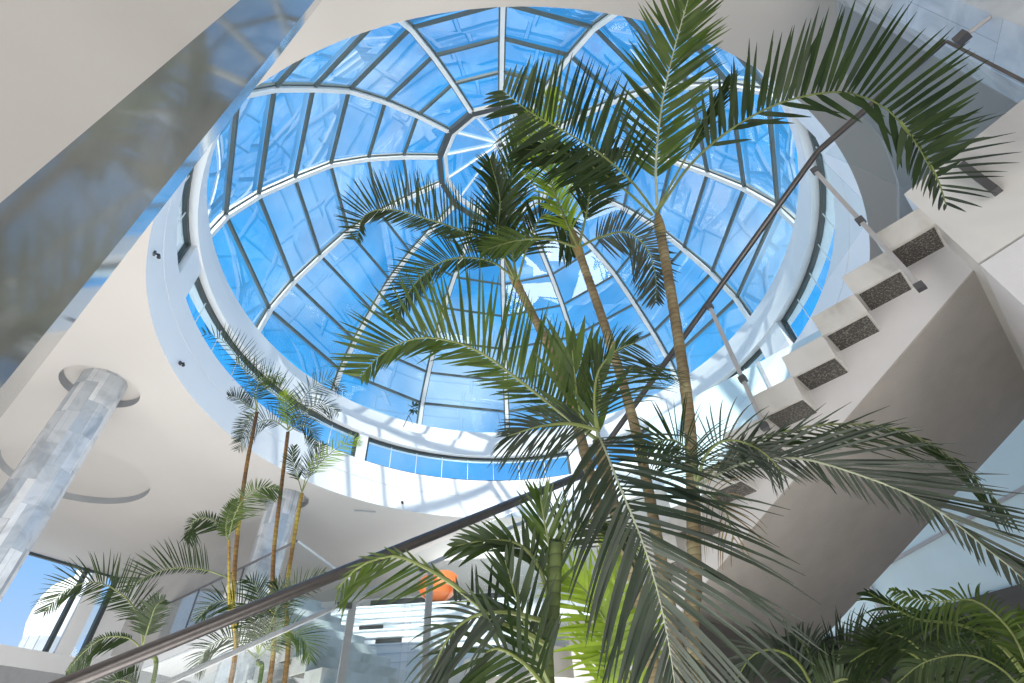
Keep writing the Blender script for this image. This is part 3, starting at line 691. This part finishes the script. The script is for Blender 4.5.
frond(p4, [(598, 440, 2.5), (575, 424, 2.5), (541, 397, 2.52), (515, 377, 2.55), (485, 355, 2.58), (455, 342, 2.6), (418, 338, 2.62), (384, 352, 2.62), (361, 376, 2.6)], .44, (60, 74), .019, (42, 66), (35, 45), (.5, 1), 0, .0, 'leaf2', .1)
frond(p4, [(590, 432, 2.5), (580, 412, 2.5), (576, 385, 2.5), (572, 350, 2.5)], .36, 6, .05, (24, 28), 8, (1, 1), 0, .0, 'leaf2', .05, 0)
frond(p4, [(600, 445, 2.5), (596, 420, 2.48), (600, 395, 2.46), (597, 360, 2.44)], .30, 4, .045, (15, 24), 6, (1, 1), 0, .05, 'leaf2', .05, 0)
p5 = palm('palm beside the stair with one long frond arching right over the grey soffit', [(705, 700, 2.74), (698, 580, 2.98), (696, 490, 3.02)], .026, .024, 'trunk')
frond(p5, [(697, 486, 2.95), (740, 464, 2.6), (790, 458, 2.45), (825, 464, 2.36), (882, 483, 2.25), (916, 498, 2.2), (949, 518, 2.13), (982, 545, 2.07), (1016, 572, 2.0), (1045, 600, 1.95)], .50, (66, 60), .015, (20, 46), (11, 28), (1, .32), 0, .06, 'leaf3', .12, .08, 'palestem', .009)
frond(p5, [(697, 482, 2.95), (745, 447, 2.7), (800, 428, 2.62), (855, 424, 2.6), (905, 432, 2.55), (955, 460, 2.5), (1008, 512, 2.45)], .46, (20, 44), .014, (20, 26), 16, (.15, 1), 0, .02, 'leaf', .08, .1, 'stem', .008)
frond(p5, [(697, 484, 2.9), (706, 455, 2.6), (728, 440, 2.45), (760, 450, 2.4), (785, 475, 2.38)], .30, 34, .010, (50, 50), 25, (1, 1), .2, .28, 'leaf3', .1)
frond(p5, [(697, 484, 2.9), (690, 455, 2.75), (672, 440, 2.65), (640, 445, 2.6)], .30, 30, .015, (60, 60), 25, (1, 1), .3, .2, 'leaf', .1)
frond(p5, [(699, 490, 2.9), (712, 496, 2.6), (726, 512, 2.45), (734, 540, 2.4)], .36, 12, .007, (40, 45), 20, (1, 1), .2, .45, 'dry', .1, label='dry brown thin frond')
p6 = palm('stout green-stemmed palm at the bottom centre with fronds reaching left', [(548, 700, 2.15), (552, 620, 2.2), (556, 540, 2.25)], .04, .032, 'gtrunk')
frond(p6, [(548, 645, 2.15), (522, 630, 2.15), (497, 621, 2.12), (471, 599, 2.1), (444, 578, 2.08), (414, 562, 2.05), (391, 556, 2.03), (360, 566, 2.0), (338, 588, 1.98)], .30, (22, 12), .013, (58, 16), (36, 14), (.85, .3), 0, .02, 'leaf2', .5, .1, 'stem', .015)
frond(p6, [(545, 640, 2.2), (515, 612, 2.2), (478, 602, 2.18), (450, 602, 2.16)], .17, (3, 9), .019, (20, 84), 80, (.2, 1), 0, 0, 'leaf3', .3)
frond(p6, [(540, 620, 2.1), (505, 612, 2.05), (470, 618, 2.0), (444, 645, 1.97), (424, 700, 1.95)], .40, (36, 16), .015, (40, 30), 16, (1, .5), 0, .3, 'leaf3', .2)
frond(p6, [(552, 610, 2.2), (540, 570, 2.22), (520, 545, 2.22), (490, 540, 2.2), (455, 546, 2.2)], .22, 18, .024, (30, 40), 15, (1, .7), 0, .12, 'leaf', .25)
frond(p6, [(552, 690, 2.15), (535, 650, 2.15), (520, 610, 2.15), (505, 560, 2.15)], .28, 14, .024, (35, 40), 15, (1, 1), 0, .08, 'leaf', .1)
frond(p6, [(548, 690, 2.05), (520, 660, 2.0), (490, 650, 1.98), (470, 690, 1.95)], .32, 14, .024, (50, 50), 20, (1, 1), 0, .35, 'leaf', .1)
frond(p6, [(556, 600, 2.25), (552, 560, 2.25), (545, 525, 2.25), (540, 495, 2.25)], .24, 12, .022, (30, 35), 10, (1, 1), 0, .05, 'leaf2', .1)
frond(p6, [(556, 560, 2.25), (575, 530, 2.27), (600, 520, 2.3), (628, 535, 2.3)], .3, 22, .012, (45, 45), 20, (1, 1), .2, .3, 'leaf', .1)
frond(p6, [(640, 705, 2.5), (622, 655, 2.5), (600, 612, 2.5), (580, 585, 2.5), (565, 575, 2.5)], .34, 34, .024, (60, 60), 25, (1, 1), 0, .1, 'lime', .1, label='bright yellow-green frond')
frond(p6, [(600, 705, 2.5), (605, 640, 2.5), (615, 590, 2.5), (618, 545, 2.5)], .30, 30, .024, (45, 45), 18, (1, 1), 0, .05, 'lime', .1)
# low palms at the bottom right
p7 = palm('low light-green palm in the bottom right corner', [(1050, 730, 1.9), (1036, 700, 1.95)], .03, .024, 'gtrunk')
frond(p7, [(1036, 700, 1.95), (1022, 652, 1.95), (1003, 622, 1.95), (972, 600, 1.95), (932, 602, 1.93), (890, 590, 1.9)], .26, 40, .011, (45, 60), 25, (.8, .4), 0, .6, 'leaf2', .2, .1, 'stem', .006)
frond(p7, [(1036, 705, 1.95), (1000, 668, 1.9), (965, 655, 1.9), (925, 662, 1.88), (895, 685, 1.86)], .24, 36, .011, (50, 50), 20, (1, .6), 0, .5, 'leaf', .2, .1, 'stem', .006)
frond(p7, [(1036, 700, 2.0), (1034, 665, 2.0), (1028, 640, 2.0), (1016, 622, 2.0)], .26, 36, .012, (50, 50), 20, (1, 1), 0, .35, 'leaf2', .1)
frond(p7, [(1036, 690, 2.0), (1000, 645, 2.0), (960, 625, 2.0), (915, 618, 2.0), (868, 592, 2.0)], .22, 30, .012, (28, 28), 14, (1, .6), 0, .2, 'leaf', .3)
p8 = palm('low dark palm below the grey soffit, left of the light-green corner palm', [(822, 730, 2.4), (820, 705, 2.45)], .03, .024, 'gtrunk')
for c in ([(818, 700, 2.45), (800, 665, 2.4), (775, 650, 2.4), (752, 656, 2.38), (735, 682, 2.35)], [(819, 700, 2.45), (814, 668, 2.45), (806, 648, 2.45), (795, 636, 2.45)],
          [(821, 700, 2.45), (848, 668, 2.42), (874, 662, 2.4), (900, 682, 2.4)], [(822, 700, 2.45), (845, 662, 2.45), (866, 645, 2.45), (885, 640, 2.45)],
          [(820, 700, 2.4), (835, 682, 2.35), (850, 680, 2.3), (862, 695, 2.3)]):
    frond(p8, c, .24, 36, .012, (45, 45), 20, (1, .8), .2, .3, 'leaf3' if c[0][0] != 820 else 'leaf', .1)
p9 = palm('dark palm between the low dark palm and the corner palm', [(935, 730, 2.2), (932, 705, 2.2)], .028, .022, 'gtrunk')
for c in ([(932, 700, 2.2), (925, 668, 2.2), (905, 650, 2.2), (875, 648, 2.2), (850, 662, 2.2)], [(933, 700, 2.2), (945, 665, 2.2), (965, 652, 2.2), (990, 660, 2.2)], [(932, 700, 2.2), (925, 660, 2.2), (908, 640, 2.2), (885, 632, 2.2)]):
    frond(p9, c, .26, 36, .012, (45, 45), 20, (1, .8), .2, .25, 'leaf', .1)
# left cluster of thin cane palms
c1 = palm('thin cane palm at the left of the far cluster, bare below a high tufted crown', [(229, 690, 5.4), (233, 600, 5.7), (237, 540, 6.0), (246, 470, 6.3), (257, 412, 6.6)], .032, .022, 'ytrunk')
for c, mt, l in (([(257, 410, 6.6), (252, 388, 6.6), (240, 362, 6.55), (222, 340, 6.5), (203, 333, 6.45)], 'leaf', .32), ([(257, 408, 6.6), (258, 385, 6.6), (268, 375, 6.6), (285, 378, 6.6)], 'leaf2', .26),
          ([(256, 410, 6.6), (246, 405, 6.6), (238, 398, 6.6), (228, 396, 6.6)], 'leaf3', .18), ([(257, 410, 6.6), (248, 422, 6.6), (240, 442, 6.6)], 'leaf', .18)):
    frond(c1, c, l, (14, 34), .012, (60, 70), 45, (.6, 1), .2, .1, mt, .14, sr=.008)
c2 = palm('tallest thin cane palm of the far cluster with a yellow and brown stem', [(268, 690, 5.5), (272, 600, 5.8), (274, 550, 6.0), (281, 490, 6.3), (288, 432, 6.6)], .032, .022, 'ytrunk')
for c, mt, l in (([(288, 430, 6.6), (297, 408, 6.6), (312, 388, 6.6), (330, 380, 6.6), (344, 392, 6.6)], 'leaf3', .3), ([(288, 428, 6.6), (282, 402, 6.6), (266, 386, 6.6), (246, 370, 6.6), (236, 362, 6.6)], 'leaf', .36),
          ([(288, 430, 6.6), (302, 414, 6.6), (320, 404, 6.6), (338, 412, 6.6)], 'leaf3', .28), ([(288, 430, 6.6), (272, 420, 6.6), (254, 426, 6.6), (238, 450, 6.6)], 'leaf3', .26),
          ([(288, 430, 6.6), (287, 408, 6.6), (283, 392, 6.6)], 'lime', .2), ([(288, 432, 6.6), (300, 425, 6.6), (312, 430, 6.6), (316, 446, 6.6)], 'leaf', .2)):
    frond(c2, c, l, 32, .012, (60, 66), 35, (.8, 1), .2, .14, mt, .12, sr=.008)
c3 = palm('thin yellow-stemmed cane palm at the right of the far cluster with few fronds', [(283, 690, 5.3), (286, 600, 5.7), (293, 545, 6.0), (302, 493, 6.3)], .032, .022, 'ytrunk')
for c, mt, l in (([(302, 492, 6.3), (311, 474, 6.3), (325, 458, 6.3), (344, 444, 6.3), (360, 440, 6.3)], 'lime', .24), ([(302, 492, 6.3), (297, 475, 6.3), (292, 460, 6.3), (294, 446, 6.3)], 'leaf', .16), ([(302, 492, 6.3), (308, 470, 6.3), (318, 452, 6.3), (324, 444, 6.3)], 'leaf3', .2)):
    frond(c3, c, l, 28, .012, (50, 50), 30, (1, 1), .2, .1, mt, .25, sr=.008)
c4 = palm('short cane palm with yellow-green stem whose broad frond bends over the far cluster', [(229, 690, 5.0), (229, 600, 5.3), (229, 540, 5.5)], .018, .014, 'ytrunk')
for c, mt, l, le in (([(229, 540, 5.5), (233, 520, 5.5), (243, 500, 5.45), (258, 488, 5.4), (279, 489, 5.4)], 'leaf2', .32, (.5, 1)), ([(229, 540, 5.5), (221, 526, 5.5), (207, 518, 5.5), (193, 522, 5.5), (186, 540, 5.5)], 'leaf', .30, (1, .3)),
          ([(229, 578, 5.4), (205, 570, 5.35), (175, 568, 5.3), (148, 576, 5.25), (126, 592, 5.2)], 'leaf', .34, (.2, 1)), ([(229, 545, 5.5), (226, 530, 5.5), (228, 515, 5.5), (234, 500, 5.5)], 'leaf2', .2, (.6, 1))):
    frond(c4, c, l, 42, .014, (65, 62), 32, le, .1, .06, mt, .2, sr=.008)
c5 = palm('low bushy palm behind the handrail at the foot of the thin cane palms', [(256, 700, 5.2), (258, 660, 5.3)], .026, .022, 'gtrunk')
for c in ([(258, 655, 5.3), (252, 622, 5.3), (238, 604, 5.3), (215, 602, 5.3), (196, 620, 5.3)], [(258, 655, 5.3), (272, 615, 5.3), (290, 594, 5.3), (312, 580, 5.3), (324, 572, 5.3)], [(258, 655, 5.3), (260, 615, 5.3), (256, 588, 5.3), (248, 580, 5.3)],
          [(258, 658, 5.3), (285, 632, 5.3), (304, 640, 5.3), (310, 660, 5.3)], [(256, 658, 5.3), (232, 638, 5.3), (208, 648, 5.3), (195, 670, 5.3)], [(258, 655, 5.3), (276, 610, 5.3), (280, 592, 5.3), (275, 582, 5.3)]):
    frond(c5, c, .32, 34, .014, (55, 55), 25, (1, .8), .2, .2, 'leaf' if c[1][0] < 280 else 'leaf2', .12, sr=.008)
c6 = palm('small palm at the far left bottom with one frond arching towards the window', [(148, 700, 4.4), (144, 650, 4.5)], .022, .018, 'gtrunk')
for c, l, le in (([(143, 645, 4.5), (139, 618, 4.5), (126, 598, 4.45), (100, 583, 4.4), (70, 588, 4.35), (44, 612, 4.3)], .30, (.7, 1)), ([(143, 645, 4.5), (150, 622, 4.5), (156, 606, 4.5), (164, 600, 4.5)], .20, (1, .8)), ([(143, 650, 4.5), (128, 638, 4.45), (104, 638, 4.4), (84, 652, 4.4), (66, 672, 4.4)], .24, (1, .2)),
             ([(144, 690, 4.4), (120, 680, 4.4), (105, 690, 4.4)], .18, (1, 1))):
    frond(c6, c, l, 52, .014, (55, 60), 30, le, .1, .1, 'leaf', .18, sr=.008)
# ------------------------------------------------------------------ light
sc_ = bpy.context.scene
wd = bpy.data.worlds.new('sky'); sc_.world = wd; wd.use_nodes = True; nt = wd.node_tree
bg = nt.nodes['Background']; tc = nt.nodes.new('ShaderNodeTexCoord'); sx = nt.nodes.new('ShaderNodeSeparateXYZ')
nt.links.new(tc.outputs['Generated'], sx.inputs[0])
col = ramp(nt, sx.outputs['Z'], [(0.0, (.62, .70, .78)), (.18, (.40, .58, .88)), (.32, (.22, .48, .90)), (.6, (.05, .42, .95)), (1.0, (.03, .36, .92))])
cn = nt.nodes.new('ShaderNodeTexNoise'); cn.inputs['Scale'].default_value = 2.6; cn.inputs['Detail'].default_value = 6; cn.inputs['Distortion'].default_value = .5
nt.links.new(tc.outputs['Generated'], cn.inputs['Vector'])
cf = ramp(nt, cn.outputs[0], [(0.47, (0, 0, 0)), (.72, (.65, .65, .65))])
cm = nt.nodes.new('ShaderNodeMix'); cm.data_type = 'RGBA'; nt.links.new(cf, cm.inputs[0]); nt.links.new(col, cm.inputs[6]); cm.inputs[7].default_value = (.72, .86, 1.0, 1)
nt.links.new(cm.outputs[2], bg.inputs['Color']); bg.inputs['Strength'].default_value = 1.05
def lamp(name, kind, loc, target, energy, color, size=1.0):
    l = bpy.data.lights.new(name, kind); l.energy = energy; l.color = color
    o = bpy.data.objects.new(name, l); C.objects.link(o); o.location = loc
    o.rotation_euler = (V(target)-V(loc)).to_track_quat('-Z', 'Y').to_euler()
    if kind == 'AREA': l.shape = 'SQUARE'; l.size = size
    if kind == 'SUN': l.angle = math.radians(.8)
    return o
sd = azv(-172)*math.cos(math.radians(47))+Z*math.sin(math.radians(47))
lamp('sun', 'SUN', sd*50, (0, 0, 0), 8.0, (1, .95, .88))
lamp('floor_bounce_fill', 'AREA', (-4, 4, FL+.05), (-4, 4, 5), 950, (1, .965, .92), 9)  # added upward fill standing in for bounce off the floor
lamp('rear_fill', 'AREA', (2.5, -5, .5), (-1, 2, 3.4), 330, (1, .95, .9), 6)  # unseen fill added behind the camera for the close column and ceiling
lamp('gallery_fill', 'AREA', (-9.5, 10.5, FL+.06), (-9.5, 10.5, 5), 210, (1, .97, .93), 5)  # added upward fill for the dim ceiling near the facade
lamp('back_fill', 'AREA', (-1, 17, 5.6), (-1, 12, 1), 480, (1, .98, .96), 4)  # unseen fill added to brighten the back steps
sc_.view_settings.view_transform = 'Standard'
sc_.view_settings.look = 'None'
sc_.view_settings.exposure = 0.18
